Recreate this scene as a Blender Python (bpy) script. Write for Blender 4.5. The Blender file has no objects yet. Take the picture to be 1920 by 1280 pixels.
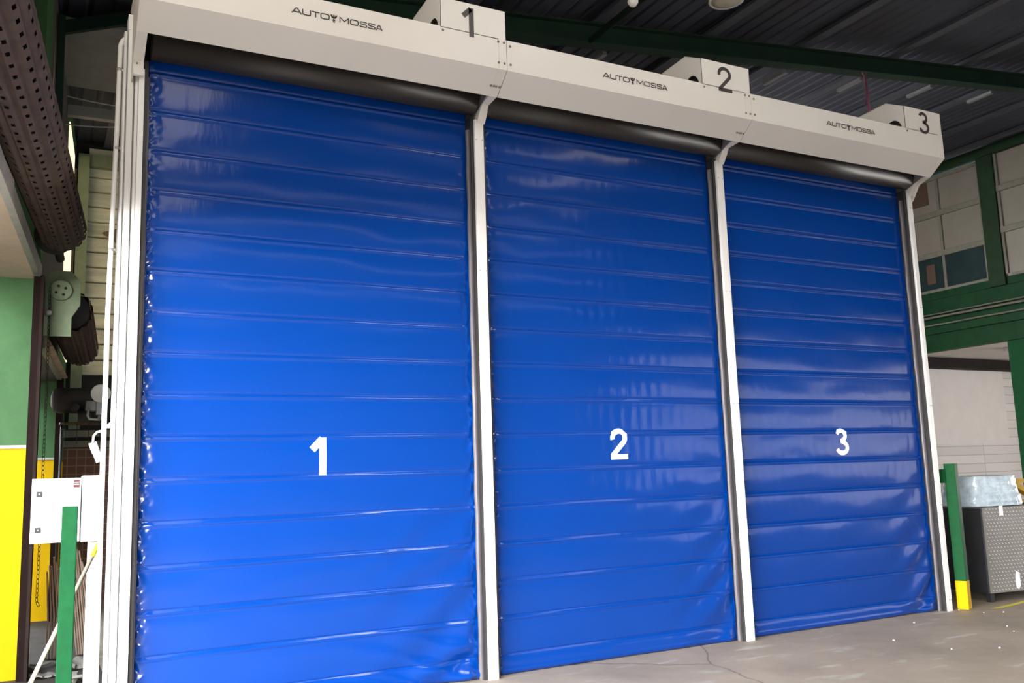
import bpy, bmesh, math, random
from mathutils import Vector, Matrix, noise
random.seed(4)
S = bpy.context.scene
COL = S.collection
PI = math.pi

# ------------------------------------------------------------------ camera
YAW, PITCH, ROLL = .4875, .146, -.0326
fw = Vector((math.sin(YAW)*math.cos(PITCH), math.cos(YAW)*math.cos(PITCH), math.sin(PITCH)))
rt = Vector((math.cos(YAW), -math.sin(YAW), 0)); up = rt.cross(fw)
r2 = rt*math.cos(ROLL)+up*math.sin(ROLL); u2 = -rt*math.sin(ROLL)+up*math.cos(ROLL)
cam = bpy.data.cameras.new('camera'); cam.sensor_width = 36; cam.lens = 1688.29*36/1920
cam.clip_start = .05; cam.clip_end = 300
co = bpy.data.objects.new('camera', cam); COL.objects.link(co)
M = Matrix((r2, u2, -fw)).transposed().to_4x4(); M.translation = Vector((.0695, -6.6496, 1.6))
co.matrix_world = M
S.camera = co

# ------------------------------------------------------------------ world, daylight, exposure
w = bpy.data.worlds.new('sky'); S.world = w; w.use_nodes = True
nt = w.node_tree; bg = nt.nodes['Background']
tc = nt.nodes.new('ShaderNodeTexCoord'); sp = nt.nodes.new('ShaderNodeSeparateXYZ'); cr = nt.nodes.new('ShaderNodeValToRGB')
nt.links.new(tc.outputs['Generated'], sp.inputs[0]); nt.links.new(sp.outputs['Z'], cr.inputs[0]); nt.links.new(cr.outputs[0], bg.inputs[0])
cr.color_ramp.elements[0].position = 0.02; cr.color_ramp.elements[0].color = (1, .98, .95, 1)
cr.color_ramp.elements[1].position = .45; cr.color_ramp.elements[1].color = (.34, .38, .43, 1)
bg.inputs[1].default_value = 48.0
S.view_settings.view_transform = 'Standard'; S.view_settings.look = 'None'
S.view_settings.exposure = 0.0; S.view_settings.gamma = 1; S.view_settings.use_curve_mapping = False
LLEFT = 6.0; LSEAM = 18.0
LWIN, LROOF = .8, 2.6                       # brightness of the frosted windows and of the added roof sheets
S.cycles.use_denoising = True
S.cycles.max_bounces = 8; S.cycles.sample_clamp_indirect = 6

def portal(name, loc, rot, sx, sy):
    l = bpy.data.lights.new(name, 'AREA'); l.shape = 'RECTANGLE'; l.size = sx; l.size_y = sy
    l.cycles.is_portal = True
    o = bpy.data.objects.new(name, l); COL.objects.link(o); o.location = loc; o.rotation_euler = rot
    return o
WA = math.radians(4.3)                       # the left wall runs 4.3 degrees off the doors' square
WL = Matrix.Translation((-.18, 0, 0)) @ Matrix.Rotation(-WA, 4, 'Z')
def wl(x, y, z): return WL @ Vector((x, y, z))
OP1 = (-9.5, 2.42, 3.49)                     # first opening of the left wall: from, to, height
p = portal('daylight_left_opening', wl(-.3, (OP1[0]+OP1[1])/2, OP1[2]/2), (0, 0, 0), OP1[1]-OP1[0], OP1[2])
p.matrix_world = Matrix.Translation(wl(-.3, (OP1[0]+OP1[1])/2, OP1[2]/2)) @ Matrix((Vector((0, 0, -1)), Vector((math.sin(WA), math.cos(WA), 0)), Vector((math.cos(WA), -math.sin(WA), 0))*1)).transposed().to_4x4() @ Matrix.Identity(4)
def aim_portal(p, centre, normal, along, w_, h_):
    z = -Vector(normal).normalized(); x = Vector(along).normalized(); y = z.cross(x)
    m = Matrix((x, y, z)).transposed().to_4x4(); m.translation = centre; p.matrix_world = m
    p.data.size = w_; p.data.size_y = h_
aim_portal(p, wl(-.3, (OP1[0]+OP1[1])/2, OP1[2]/2), (math.cos(WA), -math.sin(WA), 0), (math.sin(WA), math.cos(WA), 0), OP1[1]-OP1[0], OP1[2])
BY = -11.0                                   # rear wall, behind the camera

# ------------------------------------------------------------------ materials
MATS = {}
def mat(name, col, rough=.5, metal=0, bump=0, bscale=8, var=0, vscale=3, coat=0, coat_rough=.1, spec=.5, stretch=None, detail=3, emis=0):
    m = bpy.data.materials.new(name); m.use_nodes = True; n = m.node_tree; b = n.nodes['Principled BSDF']
    c = (*col, 1)
    b.inputs['Base Color'].default_value = c; b.inputs['Roughness'].default_value = rough; b.inputs['Metallic'].default_value = metal
    b.inputs['Specular IOR Level'].default_value = spec
    b.inputs['Coat Weight'].default_value = coat; b.inputs['Coat Roughness'].default_value = coat_rough
    if emis:
        b.inputs['Emission Color'].default_value = c; b.inputs['Emission Strength'].default_value = emis
    co_ = n.nodes.new('ShaderNodeTexCoord'); mp = n.nodes.new('ShaderNodeMapping'); n.links.new(co_.outputs['Object'], mp.inputs[0])
    if stretch: mp.inputs['Scale'].default_value = stretch
    if var:
        t = n.nodes.new('ShaderNodeTexNoise'); t.inputs['Scale'].default_value = vscale; t.inputs['Detail'].default_value = 6; t.inputs['Roughness'].default_value = .65
        n.links.new(mp.outputs[0], t.inputs[0])
        r = n.nodes.new('ShaderNodeValToRGB'); r.color_ramp.elements[0].position = .3; r.color_ramp.elements[1].position = .7
        r.color_ramp.elements[0].color = (*[x*(1-var) for x in col], 1); r.color_ramp.elements[1].color = (*[min(1, x*(1+var)) for x in col], 1)
        n.links.new(t.outputs[0], r.inputs[0]); n.links.new(r.outputs[0], b.inputs['Base Color'])
    if bump:
        t = n.nodes.new('ShaderNodeTexNoise'); t.inputs['Scale'].default_value = bscale; t.inputs['Detail'].default_value = detail
        n.links.new(mp.outputs[0], t.inputs[0]); bp = n.nodes.new('ShaderNodeBump'); bp.inputs['Strength'].default_value = bump; bp.inputs['Distance'].default_value = .02
        n.links.new(t.outputs[0], bp.inputs['Height']); n.links.new(bp.outputs[0], b.inputs['Normal'])
    MATS[name] = m; return m
def N(m, t): return m.node_tree.nodes.new(t)
def L(m, a, b): m.node_tree.links.new(a, b)

vinyl = mat('blue_vinyl', (.0004, .037, .24), .17, bump=.08, bscale=5, coat=.13, coat_rough=.06, stretch=(3, 1, .7), spec=.4)
white = mat('white_powder_coat', (.66, .63, .59), .42, var=.02, vscale=2, spec=.4)
whitealu = mat('white_aluminium', (.74, .73, .72), .35, var=.05, vscale=5, stretch=(1, 1, .2))
alu = mat('grey_aluminium', (.42, .41, .42), .35, metal=.6, var=.15, vscale=6, stretch=(1, 1, .3))
rubber = mat('black_rubber', (.02, .018, .018), .5)
brush = mat('grey_seal', (.1, .09, .1), .4, spec=.4, metal=.0, var=.3, vscale=12, stretch=(1, 1, .25), bump=.2, bscale=9)
rollm = mat('charcoal_roll', (.03, .026, .023), .42, spec=.4, bump=.1, bscale=20, stretch=(.2, 1, 1))
numw = mat('white_vinyl_number', (.9, .9, .9), .4)
numd = mat('dark_grey_lettering', (.035, .028, .025), .5)
screwm = mat('steel_screw', (.25, .24, .23), .3, metal=.9)
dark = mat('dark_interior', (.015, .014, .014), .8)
greenp = mat('green_paint', (.06, .13, .055), .8, spec=.1, var=.12, vscale=4, bump=.1, bscale=30)
yellowp = mat('yellow_paint', (.6, .36, .0), .6, spec=.1, var=.06, vscale=3, bump=.1, bscale=30)
bollg = mat('bollard_green', (.004, .062, .018), .6, spec=.12, var=.12, vscale=12, bump=.05, bscale=30)
darkgreen = mat('dark_green_steel', (.007, .05, .017), .6, spec=.15, var=.2, vscale=3)
beamgreen = mat('roof_green_steel', (.012, .032, .02), .6, spec=.15, var=.2, vscale=2)
beige = mat('beige_plaster', (.5, .4, .3), .8, var=.12, vscale=3, bump=.2)
greyst = mat('grey_lintel_steel', (.3, .28, .26), .5, metal=.3, var=.2, vscale=5)
brownst = mat('brown_guide_steel', (.012, .005, .004), .7, spec=.08, var=.25, vscale=8, stretch=(1, 1, .2))
shutterm = mat('dusty_brown_shutter', (.058, .039, .032), .75, spec=.2, metal=.0, var=.3, vscale=5, bump=.2, bscale=12)
palegreen = mat('pale_green_plate', (.17, .21, .13), .7, spec=.15, var=.15, vscale=7, bump=.1)
boardm = mat('weathered_grey_board', (.62, .62, .47), .7, var=.35, vscale=3, stretch=(.4, 1, 2), bump=.3, bscale=9)
corr = mat('grey_sheet', (.3, .3, .27), .7, var=.15, vscale=2)
cream = mat('cream_panel', (.6, .48, .28), .6, var=.2, vscale=4)
roofm = mat('dark_roof_sheet', (.034, .037, .055), .75, var=.3, vscale=.6, bump=.15, bscale=4)
purl = mat('grey_purlin_steel', (.055, .058, .075), .6, var=.15, vscale=3)
galv = mat('galvanised_steel', (.25, .25, .26), .4, metal=.5, var=.15, vscale=6)
paneg = mat('frosted_grey_pane', (.27, .245, .21), .35, var=.08, vscale=2, bump=.06, bscale=5)
panet = mat('dark_teal_pane', (.02, .04, .042), .3, spec=.2, var=.2, vscale=1.5)
paneb = mat('brown_board_pane', (.1, .055, .035), .6, var=.1)
framem = mat('cream_window_frame', (.2, .19, .155), .5, var=.15, vscale=6)
wallw = mat('white_painted_block', (.54, .51, .5), .7, var=.05, vscale=2)
wallg = mat('plain_plaster', (.16, .15, .14), .8, var=.1, vscale=1.5)
wooden = mat('pale_wood', (.6, .5, .36), .6, var=.15, vscale=6, stretch=(1, 1, .3))
slatw = mat('brown_wooden_slat', (.36, .25, .18), .6, var=.25, vscale=10, stretch=(1, 1, .3))
cardb = mat('grey_torn_board', (.17, .155, .13), .8, var=.2, vscale=8, bump=.3)
boxwhite = mat('white_enamel', (.85, .85, .85), .3)
red = mat('red_sticker', (.1, .006, .008), .5)
lampw = mat('white_lamp_shell', (.7, .68, .65), .35)
glassl = mat('lamp_lens', (.55, .5, .4), .2)
crateb = mat('black_crate_side', (.014, .015, .018), .45, var=.2, vscale=5)
wrapm = mat('clear_blue_wrap', (.5, .6, .68), .15, var=.25, vscale=9, bump=.8, bscale=14, coat=.5)
motorm = mat('dark_grey_motor', (.05, .045, .045), .7, spec=.2, var=.2, vscale=8)
ochre = mat('ochre_yellow_steel', (.55, .33, .02), .5, var=.15, vscale=8)
pinkm = mat('dull_pink_cord', (.3, .1, .16), .6)
cablem = mat('pale_cable', (.5, .5, .47), .5)
chainm = mat('dark_chain_steel', (.05, .05, .04), .4, metal=.7)
linem = mat('worn_yellow_line', (.62, .55, .05), .7, var=.25, vscale=9)

# concrete floor with scuffs and hairline cracks
fl = mat('concrete', (.325, .27, .21), .62, bump=.12, bscale=3, var=.2, vscale=1.1, spec=.35)
def dress_floor(m):
    b = m.node_tree.nodes['Principled BSDF']; src = b.inputs['Base Color'].links[0].from_socket
    tc_ = N(m, 'ShaderNodeTexCoord')
    mp = N(m, 'ShaderNodeMapping'); mp.inputs['Rotation'].default_value = (0, 0, .5); mp.inputs['Scale'].default_value = (1.1, 3.6, 1)
    L(m, tc_.outputs['Object'], mp.inputs[0])
    t = N(m, 'ShaderNodeTexNoise'); t.inputs['Scale'].default_value = 1.4; t.inputs['Detail'].default_value = 7; t.inputs['Roughness'].default_value = .6
    L(m, mp.outputs[0], t.inputs[0])
    r = N(m, 'ShaderNodeValToRGB'); r.color_ramp.elements[0].position = .58; r.color_ramp.elements[1].position = .78
    L(m, t.outputs[0], r.inputs[0])
    mx = N(m, 'ShaderNodeMixRGB'); mx.inputs[2].default_value = (.52, .5, .46, 1); L(m, src, mx.inputs[1])
    L(m, r.outputs[0], mx.inputs[0])
    v = N(m, 'ShaderNodeTexVoronoi'); v.feature = 'DISTANCE_TO_EDGE'; v.inputs['Scale'].default_value = .32
    wn = N(m, 'ShaderNodeTexNoise'); wn.inputs['Scale'].default_value = 1.5; wn.inputs['Detail'].default_value = 5
    L(m, tc_.outputs['Object'], wn.inputs[0])
    ad = N(m, 'ShaderNodeMixRGB'); ad.blend_type = 'ADD'; ad.inputs[0].default_value = .25
    L(m, tc_.outputs['Object'], ad.inputs[1]); L(m, wn.outputs['Color'], ad.inputs[2]); L(m, ad.outputs[0], v.inputs['Vector'])
    cr2 = N(m, 'ShaderNodeValToRGB'); cr2.color_ramp.elements[0].position = 0.0; cr2.color_ramp.elements[0].color = (.45, .43, .4, 1)
    cr2.color_ramp.elements[1].position = .0035
    L(m, v.outputs['Distance'], cr2.inputs[0])
    mu = N(m, 'ShaderNodeMixRGB'); mu.blend_type = 'MULTIPLY'; mu.inputs[0].default_value = 1
    L(m, mx.outputs[0], mu.inputs[1]); L(m, cr2.outputs[0], mu.inputs[2]); L(m, mu.outputs[0], b.inputs['Base Color'])
dress_floor(fl)

def brick(m, c1, mortar, w_, h_, ms, rot=None, offset=0):
    b = m.node_tree.nodes['Principled BSDF']
    tc_ = N(m, 'ShaderNodeTexCoord'); mp = N(m, 'ShaderNodeMapping'); L(m, tc_.outputs['Object'], mp.inputs[0])
    if rot: mp.inputs['Rotation'].default_value = rot
    t = N(m, 'ShaderNodeTexBrick'); t.offset = offset; t.inputs['Color1'].default_value = (*c1, 1); t.inputs['Color2'].default_value = (*[x*.85 for x in c1], 1)
    t.inputs['Mortar'].default_value = (*mortar, 1); t.inputs['Scale'].default_value = 1; t.inputs['Mortar Size'].default_value = ms
    t.inputs['Brick Width'].default_value = w_; t.inputs['Row Height'].default_value = h_
    L(m, mp.outputs[0], t.inputs[0]); L(m, t.outputs[0], b.inputs['Base Color'])
tilem = mat('brown_wall_tile', (.2, .1, .07), .35); brick(tilem, (.17, .085, .06), (.3, .22, .17), .12, .12, .006, (PI/2, 0, 0))
blockm = mat('white_block_wall', (.72, .69, .68), .7); brick(blockm, (.55, .53, .52), (.32, .31, .31), 4.0, .245, .012, (PI/2, 0, 0))
# checker plate: raised tears in two directions
chk = mat('checker_plate', (.24, .225, .215), .4, metal=.4, var=.15, vscale=4)

# ------------------------------------------------------------------ helpers
def link(o, parent=None):
    COL.objects.link(o)
    if parent is not None: o.parent = parent
    return o
def mesh(name, vs, fs, m, parent=None, smooth=False):
    me = bpy.data.meshes.new(name); me.from_pydata([tuple(v) for v in vs], [], fs); me.update()
    if m is not None: me.materials.append(m)
    if smooth: me.polygons.foreach_set('use_smooth', [True]*len(me.polygons))
    return link(bpy.data.objects.new(name, me), parent)
class G:
    """collects shapes of ONE object"""
    def __init__(s): s.v = []; s.f = []; s.sm = []
    def add(s, vs, fs, smooth=False):
        o = len(s.v); s.v += [Vector(v) for v in vs]; s.f += [tuple(i+o for i in f) for f in fs]; s.sm += [smooth]*len(fs); return s
    def box(s, a, b, mtx=None):
        (x0, y0, z0), (x1, y1, z1) = a, b
        vs = [Vector(p) for p in ((x0,y0,z0),(x1,y0,z0),(x1,y1,z0),(x0,y1,z0),(x0,y0,z1),(x1,y0,z1),(x1,y1,z1),(x0,y1,z1))]
        if mtx is not None: vs = [mtx @ v for v in vs]
        return s.add(vs, [(0,3,2,1),(4,5,6,7),(0,1,5,4),(1,2,6,5),(2,3,7,6),(3,0,4,7)])
    def prism(s, poly, axis, a, b, mtx=None):
        # poly: 2D points; axis 0/1/2 = extrusion axis
        def P(q, t):
            v = {0: (t, q[0], q[1]), 1: (q[0], t, q[1]), 2: (q[0], q[1], t)}[axis]
            v = Vector(v); return mtx @ v if mtx is not None else v
        n = len(poly); vs = [P(q, a) for q in poly]+[P(q, b) for q in poly]
        return s.add(vs, [tuple(range(n))[::-1], tuple(range(n, 2*n))]+[(i, (i+1) % n, n+(i+1) % n, n+i) for i in range(n)])
    def tube(s, pts, r, n=10, cap=True):
        pts = [Vector(p) for p in pts]; vs = []; fs = []
        rr = r if isinstance(r, (list, tuple)) else [r]*len(pts)
        ref = None
        for i, p in enumerate(pts):
            d = (pts[min(i+1, len(pts)-1)]-pts[max(i-1, 0)]).normalized()
            if ref is None:
                ref = Vector((0, 0, 1)) if abs(d.z) < .9 else Vector((1, 0, 0))
            a = (ref - d*ref.dot(d)).normalized(); b = d.cross(a); ref = a
            vs += [p+(a*math.cos(2*PI*k/n)+b*math.sin(2*PI*k/n))*rr[i] for k in range(n)]
        for i in range(len(pts)-1):
            for k in range(n):
                fs.append((i*n+k, i*n+(k+1) % n, (i+1)*n+(k+1) % n, (i+1)*n+k))
        if cap: fs += [tuple(range(n))[::-1], tuple(range((len(pts)-1)*n, len(pts)*n))]
        return s.add(vs, fs, True)
    def lathe(s, prof, c, ax='z', n=24):
        vs = []; fs = []
        for (r, h) in prof:
            for k in range(n):
                a = 2*PI*k/n; x, y = r*math.cos(a), r*math.sin(a)
                vs.append(Vector(c)+Vector({'z': (x, y, h), 'y': (x, h, y), 'x': (h, x, y)}[ax]))
        m_ = len(prof)
        for i in range(m_-1):
            for k in range(n): fs.append((i*n+k, i*n+(k+1) % n, (i+1)*n+(k+1) % n, (i+1)*n+k))
        fs += [tuple(range(n))[::-1], tuple(range((m_-1)*n, m_*n))]
        return s.add(vs, fs, True)
    def out(s, name, m, parent=None, bevel=0, mtx=None):
        vs = s.v if mtx is None else [mtx @ v for v in s.v]
        o = mesh(name, vs, s.f, m, parent); me = o.data
        me.polygons.foreach_set('use_smooth', s.sm)
        bm = bmesh.new(); bm.from_mesh(me); bmesh.ops.recalc_face_normals(bm, faces=bm.faces); bm.to_mesh(me); bm.free()
        if bevel:
            b = o.modifiers.new('bevel', 'BEVEL'); b.width = bevel; b.segments = 2; b.limit_method = 'ANGLE'; b.angle_limit = .6
        return o
def tag(o, label, cat, group=None):
    o['label'] = label; o['category'] = cat
    if group: o['group'] = group
    return o
def thing(name, label, cat, loc=(0, 0, 0), group=None):
    o = bpy.data.objects.new(name, None); o.location = loc; o.empty_display_size = .1; COL.objects.link(o)
    return tag(o, label, cat, group)
def struct(o): o['kind'] = 'structure'; return o
def rebase(root):
    """children were built in world coordinates: keep them there"""
    inv = Matrix.Translation(-root.location)
    for c in root.children: c.matrix_parent_inverse = inv
def dup(root, loc, label, group=None):
    r = root.copy(); COL.objects.link(r); off = Vector(loc)-root.location; r.location = loc; r['label'] = label
    if group: r['group'] = group
    for ch in root.children:
        c = ch.copy(); COL.objects.link(c); c.parent = r; c.matrix_parent_inverse = ch.matrix_parent_inverse.copy()
        for g_ in ch.children:
            d = g_.copy(); COL.objects.link(d); d.parent = c; d.matrix_parent_inverse = g_.matrix_parent_inverse.copy()
    return r

# ------------------------------------------------------------------ the room
RS = .11
def roofz(x): return 9.0-RS*(20-x)
XL = -3.0
g = G(); g.box((-1, BY-.3, -.2), (34, 12, 0)); struct(g.out('floor', fl))
struct(G().box((-.15, .9, -.01), (.66, 7.9, .004)).out('floor', mat('dark_floor_patch', (.045, .038, .032), .8, var=.4, vscale=4, spec=.2)))  # thin darker sheet laid over the floor by the left wall
struct(G().box((-30, -40, -.21), (-1, 30, -.01)).out('floor', mat('asphalt_yard', (.02, .02, .02), .9, spec=.1)))
# roof: sloping sheet with trapezoid ribs running along y, ends at x = 20.1 above the right wall
g = G()
prof = []; x = -1.3
while x < 20.3:
    for dx, dz in ((0, 0), (.16, 0), (.19, .018), (.22, .018)):
        if x+dx < 20.27: prof.append((x+dx, dz))
    x += .25
n = len(prof)
vs = []
for y in (BY, 10.1):
    vs += [(px_, y, roofz(px_)+dz) for px_, dz in prof]+[(px_, y, roofz(px_)+.12) for px_, dz in prof]
fs = []
for i in range(n-1):
    fs += [(i, i+1, 2*n+i+1, 2*n+i), (n+i, 3*n+i, 3*n+i+1, n+i+1)]
fs += [(n-1, 2*n-1, 4*n-1, 3*n-1), (0, 2*n, 3*n, n)]
g.add(vs, fs); struct(g.out('ceiling', roofm))

# left wall in its own rotated frame
def wbox(name, a, b, m, parent=None, bevel=0): return G().box(a, b, WL).out(name, m, parent, bevel)
lw = G()
lw.box((-.45, OP1[1], 0), (0, 3.15, 1.975), WL); lw.box((-.45, 6.17, 0), (0, 8.2, 1.975), WL)
struct(lw.out('wall_left', yellowp))
lw = G()
lw.box((-.45, OP1[1], 1.975), (0, 3.15, 6.9), WL); lw.box((-.45, 6.17, 1.975), (0, 8.2, 6.9), WL)
struct(lw.out('wall_left', greenp))
lw = G(); lw.box((-.45, OP1[0]-12, 3.49), (0, OP1[1], 3.6), WL); lw.box((-.45, OP1[0]-12, 3.6), (-.2, OP1[1], 5.3), WL); lw.box((-.45, OP1[0]-12, 6.6), (-.2, OP1[1], 6.9), WL); lw.box((-.45, -1.0, 5.3), (-.2, OP1[1], 6.6), WL); lw.box((-.45, -17, 0), (0, OP1[0], 3.49), WL)
struct(G().box((-.45, 3.15, 2.96), (0, 6.17, 6.9), WL).out('wall_left', mat('dark_brown_wall', (.06, .05, .042), .8)))  # wall over the farther opening, in a darker brown
struct(lw.out('wall_left', beige))
# lintel steel of both openings
struct(wbox('trim_1', (0, OP1[0], 3.49), (.05, OP1[1]+.04, 3.62), greyst))
struct(wbox('trim_2', (0, 3.15, 2.96), (.05, 6.2, 3.06), framem))
struct(wbox('trim_3', (-.46, OP1[1]-.015, 1.962), (.004, OP1[1]+.01, 1.99), greyst))
struct(wbox('trim_4', (-.46, 6.155, 1.962), (.004, 6.18, 1.99), greyst))

# rear wall behind the camera: frosted daylight windows, a high strip and a big one at the right
def lit(name, col, e): return mat(name, col, .4, emis=e)
frost = lit('frosted_daylight', (.9, .93, 1), LWIN); roofglow = lit('added_roof_glow', (1, .93, .84), LROOF)
struct(G().box((-2.5, BY-.3, 0), (30.3, BY, 9.2)).out('wall_rear', wallg))
g = G()
for k in range(9): g.box((1.6+k*1.15, BY+.0, 6.0), (2.55+k*1.15, BY+.02, 6.6))
struct(g.out('window_5', frost))
g = G()
for k in range(9): g.box((13.2+k*1.15, BY, .9), (14.2+k*1.15, BY+.02, 3.4))
struct(g.out('window_6', lit('dim_frosted_daylight', (.9, .94, 1), 1.7)))
g = G(); g.prism([(4.2, roofz(4.2)-.004), (5.6, roofz(5.6)-.004), (5.6, roofz(5.6)-.02), (4.2, roofz(4.2)-.02)], 1, -4.4, -2.9); struct(g.out('window_12', lit('added_seam_glow', (1, .97, .92), LSEAM)))  # unseen glowing panel, added so the curtain seams catch highlights
struct(G().box((-2.2, -.8, -.2), (-2.0, 9, 4.6)).out('sky_blocker', mat('grey_sky_blocker', (.16, .15, .14), .8)))  # unseen slab, added to keep sky light off the left pier and floor
g = G(); g.box((-.3, -9.3, 5.3), (-.27, -1.0, 6.6), WL); struct(g.out('window_11', lit('left_clerestory', (1, .95, .86), LLEFT)))
struct(G().box((-.9, 3.7, 6.66), (1.9, 5.5, 6.7)).out('ceiling', corr))
struct(G().box((29.97, -9.5, .1), (30, 3.0, 4.2)).out('window_13', lit('added_side_glow', (1, .98, .95), 12.0)))  # unseen glowing panel, added to brighten the block wall and right side
struct(G().box((.0, 6.35, 3.4), (.015, 7.75, 6.5), WL).out('window_14', lit('added_warm_glow', (1, .82, .55), 1.25)))  # glowing panel added to brighten the weathered boards
# unseen glowing sheets under the roof, added to light the headboxes and doors
for idx, (x0, x1) in enumerate(((1.0, 2.0), (8.6, 9.6))):
    g = G(); g.prism([(x0, roofz(x0)-.004), (x1, roofz(x1)-.004), (x1, roofz(x1)-.02), (x0, roofz(x0)-.02)], 1, -9.5, -1.6); struct(g.out('window_%d' % (7+idx), roofglow))

# far wall (behind the doors): weathered boards above, brown tiles below
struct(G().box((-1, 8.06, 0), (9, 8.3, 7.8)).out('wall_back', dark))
g = G()
zz = 3.25
while zz < 6.6:
    a = .012*math.sin(zz*7)
    g.prism([(8.05, zz), (7.99, zz+.01), (8.02, zz+.222), (8.05, zz+.222)], 0, .62, 2.4); zz += .2345
struct(g.out('wall_back', boardm))
struct(G().box((-.2, 8.0, .0), (2.4, 8.055, 2.18)).out('wall_back', tilem))
struct(G().box((-.2, 7.9, 2.34), (2.4, 8.055, 2.43)).out('trim_5', framem))
struct(G().box((-.2, 7.94, 2.19), (2.4, 8.055, 2.28)).out('trim_6', framem))
tag(G().box((.47, 7.8, 2.44), (.62, 7.97, 6.55)).box((.47, 7.85, 6.42), (2.4, 7.97, 6.6)).out('steel_post', palegreen), 'pale green steel post beside the weathered boards on the far wall', 'post')
struct(G().box((.1, 8.0, 4.2), (.455, 8.05, 6.4)).out('wall_back', cream))

# right side: block wall far back, window wall on a green beam
struct(G().box((9, 10.0, 0), (30, 10.25, 4.12)).out('wall_back', blockm))
struct(G().box((9, 10.0, 4.12), (30, 10.25, 9.5)).out('wall_back', roofm))
struct(G().box((30, -16, 0), (30.3, 10.25, 9.2)).out('wall_right', wallg))
struct(G().box((20.25, -11, 4.4), (30, 10, 4.55)).out('ceiling', wallw))
struct(G().box((20.05, -10.9, 4.5), (20.25, 10, 5.6)).box((19.97, -10.9, 5.6), (20.25, 10, 5.79)).box((20.1, BY, 8.9), (20.25, 6.3, 9.01)).box((20.1, 7.8, 8.9), (20.25, 10, 9.01)).out('wall_right', darkgreen))
# small plate in front of the block wall (painted over patch)
struct(G().box((20.9, 9.985, 2.02), (25.2, 10.0, 4.12)).out('wall_back', wallw))

# ---- window wall (x = 20)
def window(idx, y0, y1, z0, z1, mull, rails, panes):
    root = G().box((19.95, y0, z0), (20.06, y0+.07, z1)).box((19.95, y1-.07, z0), (20.06, y1, z1)).box((19.95, y0, z0), (20.06, y1, z0+.07)).box((19.95, y0, z1-.09), (20.06, y1, z1))
    for m_ in mull: root.box((19.96, m_-.04, z0), (20.05, m_+.04, z1))
    for r_ in rails: root.box((19.93, y0, r_-.07), (20.06, y1, r_+.07))
    o = struct(root.out('window_%d' % idx, framem, bevel=.008))
    ys = [y0]+mull+[y1]; zs = [z0]+rails+[z1]
    for i in range(len(ys)-1):
        for j in range(len(zs)-1):
            m_ = panes.get((i, j), paneg)
            G().box((20.0, ys[i], zs[j]), (20.03, ys[i+1], zs[j+1])).out('window_pane', m_, o)
window(1, 6.55, 9.6, 5.78, 8.72, [7.72], [6.72, 7.75], {(0, 0): panet, (1, 0): panet, (1, 2): paneg})
window(2, 3.2, 6.15, 5.78, 8.85, [], [6.9, 7.9], {(0, 0): paneg})
window(3, -.3, 2.8, 5.78, 8.85, [1.2], [6.9, 7.9], {})
window(4, -7.0, -3.8, 5.78, 8.85, [-5.4], [6.9, 7.9], {})
G().box((19.985, 8.0, 8.05), (20.0, 9.5, 8.66)).out('board_patch', paneb, bpy.data.objects['window_1'])
G().box((19.985, 8.0, 6.0), (20.0, 8.25, 6.5)).out('board_patch', paneb, bpy.data.objects['window_1'])
g = G()
for y0, y1 in ((6.15, 6.55), (2.8, 3.2), (-3.8, -.3), (-16, -7.0), (9.6, 10.0)): g.box((19.9, max(y0, -10.9), 5.6), (20.2, y1, 8.9))
g.box((19.85, BY, 8.76), (20.2, 10, 8.962))
struct(g.out('trim_7', mat('window_wall_green', (.018, .045, .02), .6, spec=.15, var=.2, vscale=3)))
# deep green girder with flanges, below the windows
g = G(); g.box((19.95, -10.9, 4.3), (20.03, 9.9, 5.59)); g.box((19.8, -10.9, 4.28), (20.04, 9.9, 4.33)); g.box((19.85, -10.9, 4.72), (20.0, 9.9, 4.9))
tag(g.out('girder', darkgreen), 'deep dark green steel girder running under the row of windows at right', 'girder')
tag(G().tube([(19.78, -15, 5.12), (19.78, 9.9, 5.12)], .03, 8).tube([(19.78, -15, 5.2), (19.78, 9.9, 5.2)], .018, 8).out('conduit_run', framem), 'pair of thin cream conduits clipped along the green girder, the upper run', 'pipe')
tag(G().tube([(19.8, -15, 4.93), (19.8, 9.9, 4.93)], .022, 8).out('conduit_run', framem), 'single thin cream conduit along the green girder, below the paired conduits', 'pipe')
t = thing('steel_column', 'dark green steel column under the girder at the right edge', 'column', (20, 6.0, 0))
g = G(); g.box((19.88, 5.75, 0), (19.91, 6.25, 4.28)); g.box((20.11, 5.75, 0), (20.14, 6.25, 4.28)); g.box((19.91, 5.985, 0), (20.11, 6.015, 4.28)); g.out('shaft', bollg, t)
G().box((19.75, 5.6, 0), (20.3, 6.4, .03)).out('base_plate', bollg, t); rebase(t)
tag(G().box((20.3, 9.6, 4.13), (29.9, 9.98, 4.39)).out('duct', mat('dark_brown_duct', (.012, .008, .008), .7, spec=.1, var=.2)), 'dark brown duct along the top of the white block wall', 'duct')
t = thing('strip_light', 'white fluorescent strip light under the mezzanine beside the green column', 'light', (22.4, 7.6, 4.3))
G().box((22.0, 7.45, 4.3), (23.6, 7.75, 4.4)).out('housing', lampw, t, .01); G().box((22.05, 7.5, 4.25), (23.55, 7.7, 4.3)).out('diffuser', boxwhite, t, .01); rebase(t)

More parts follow.
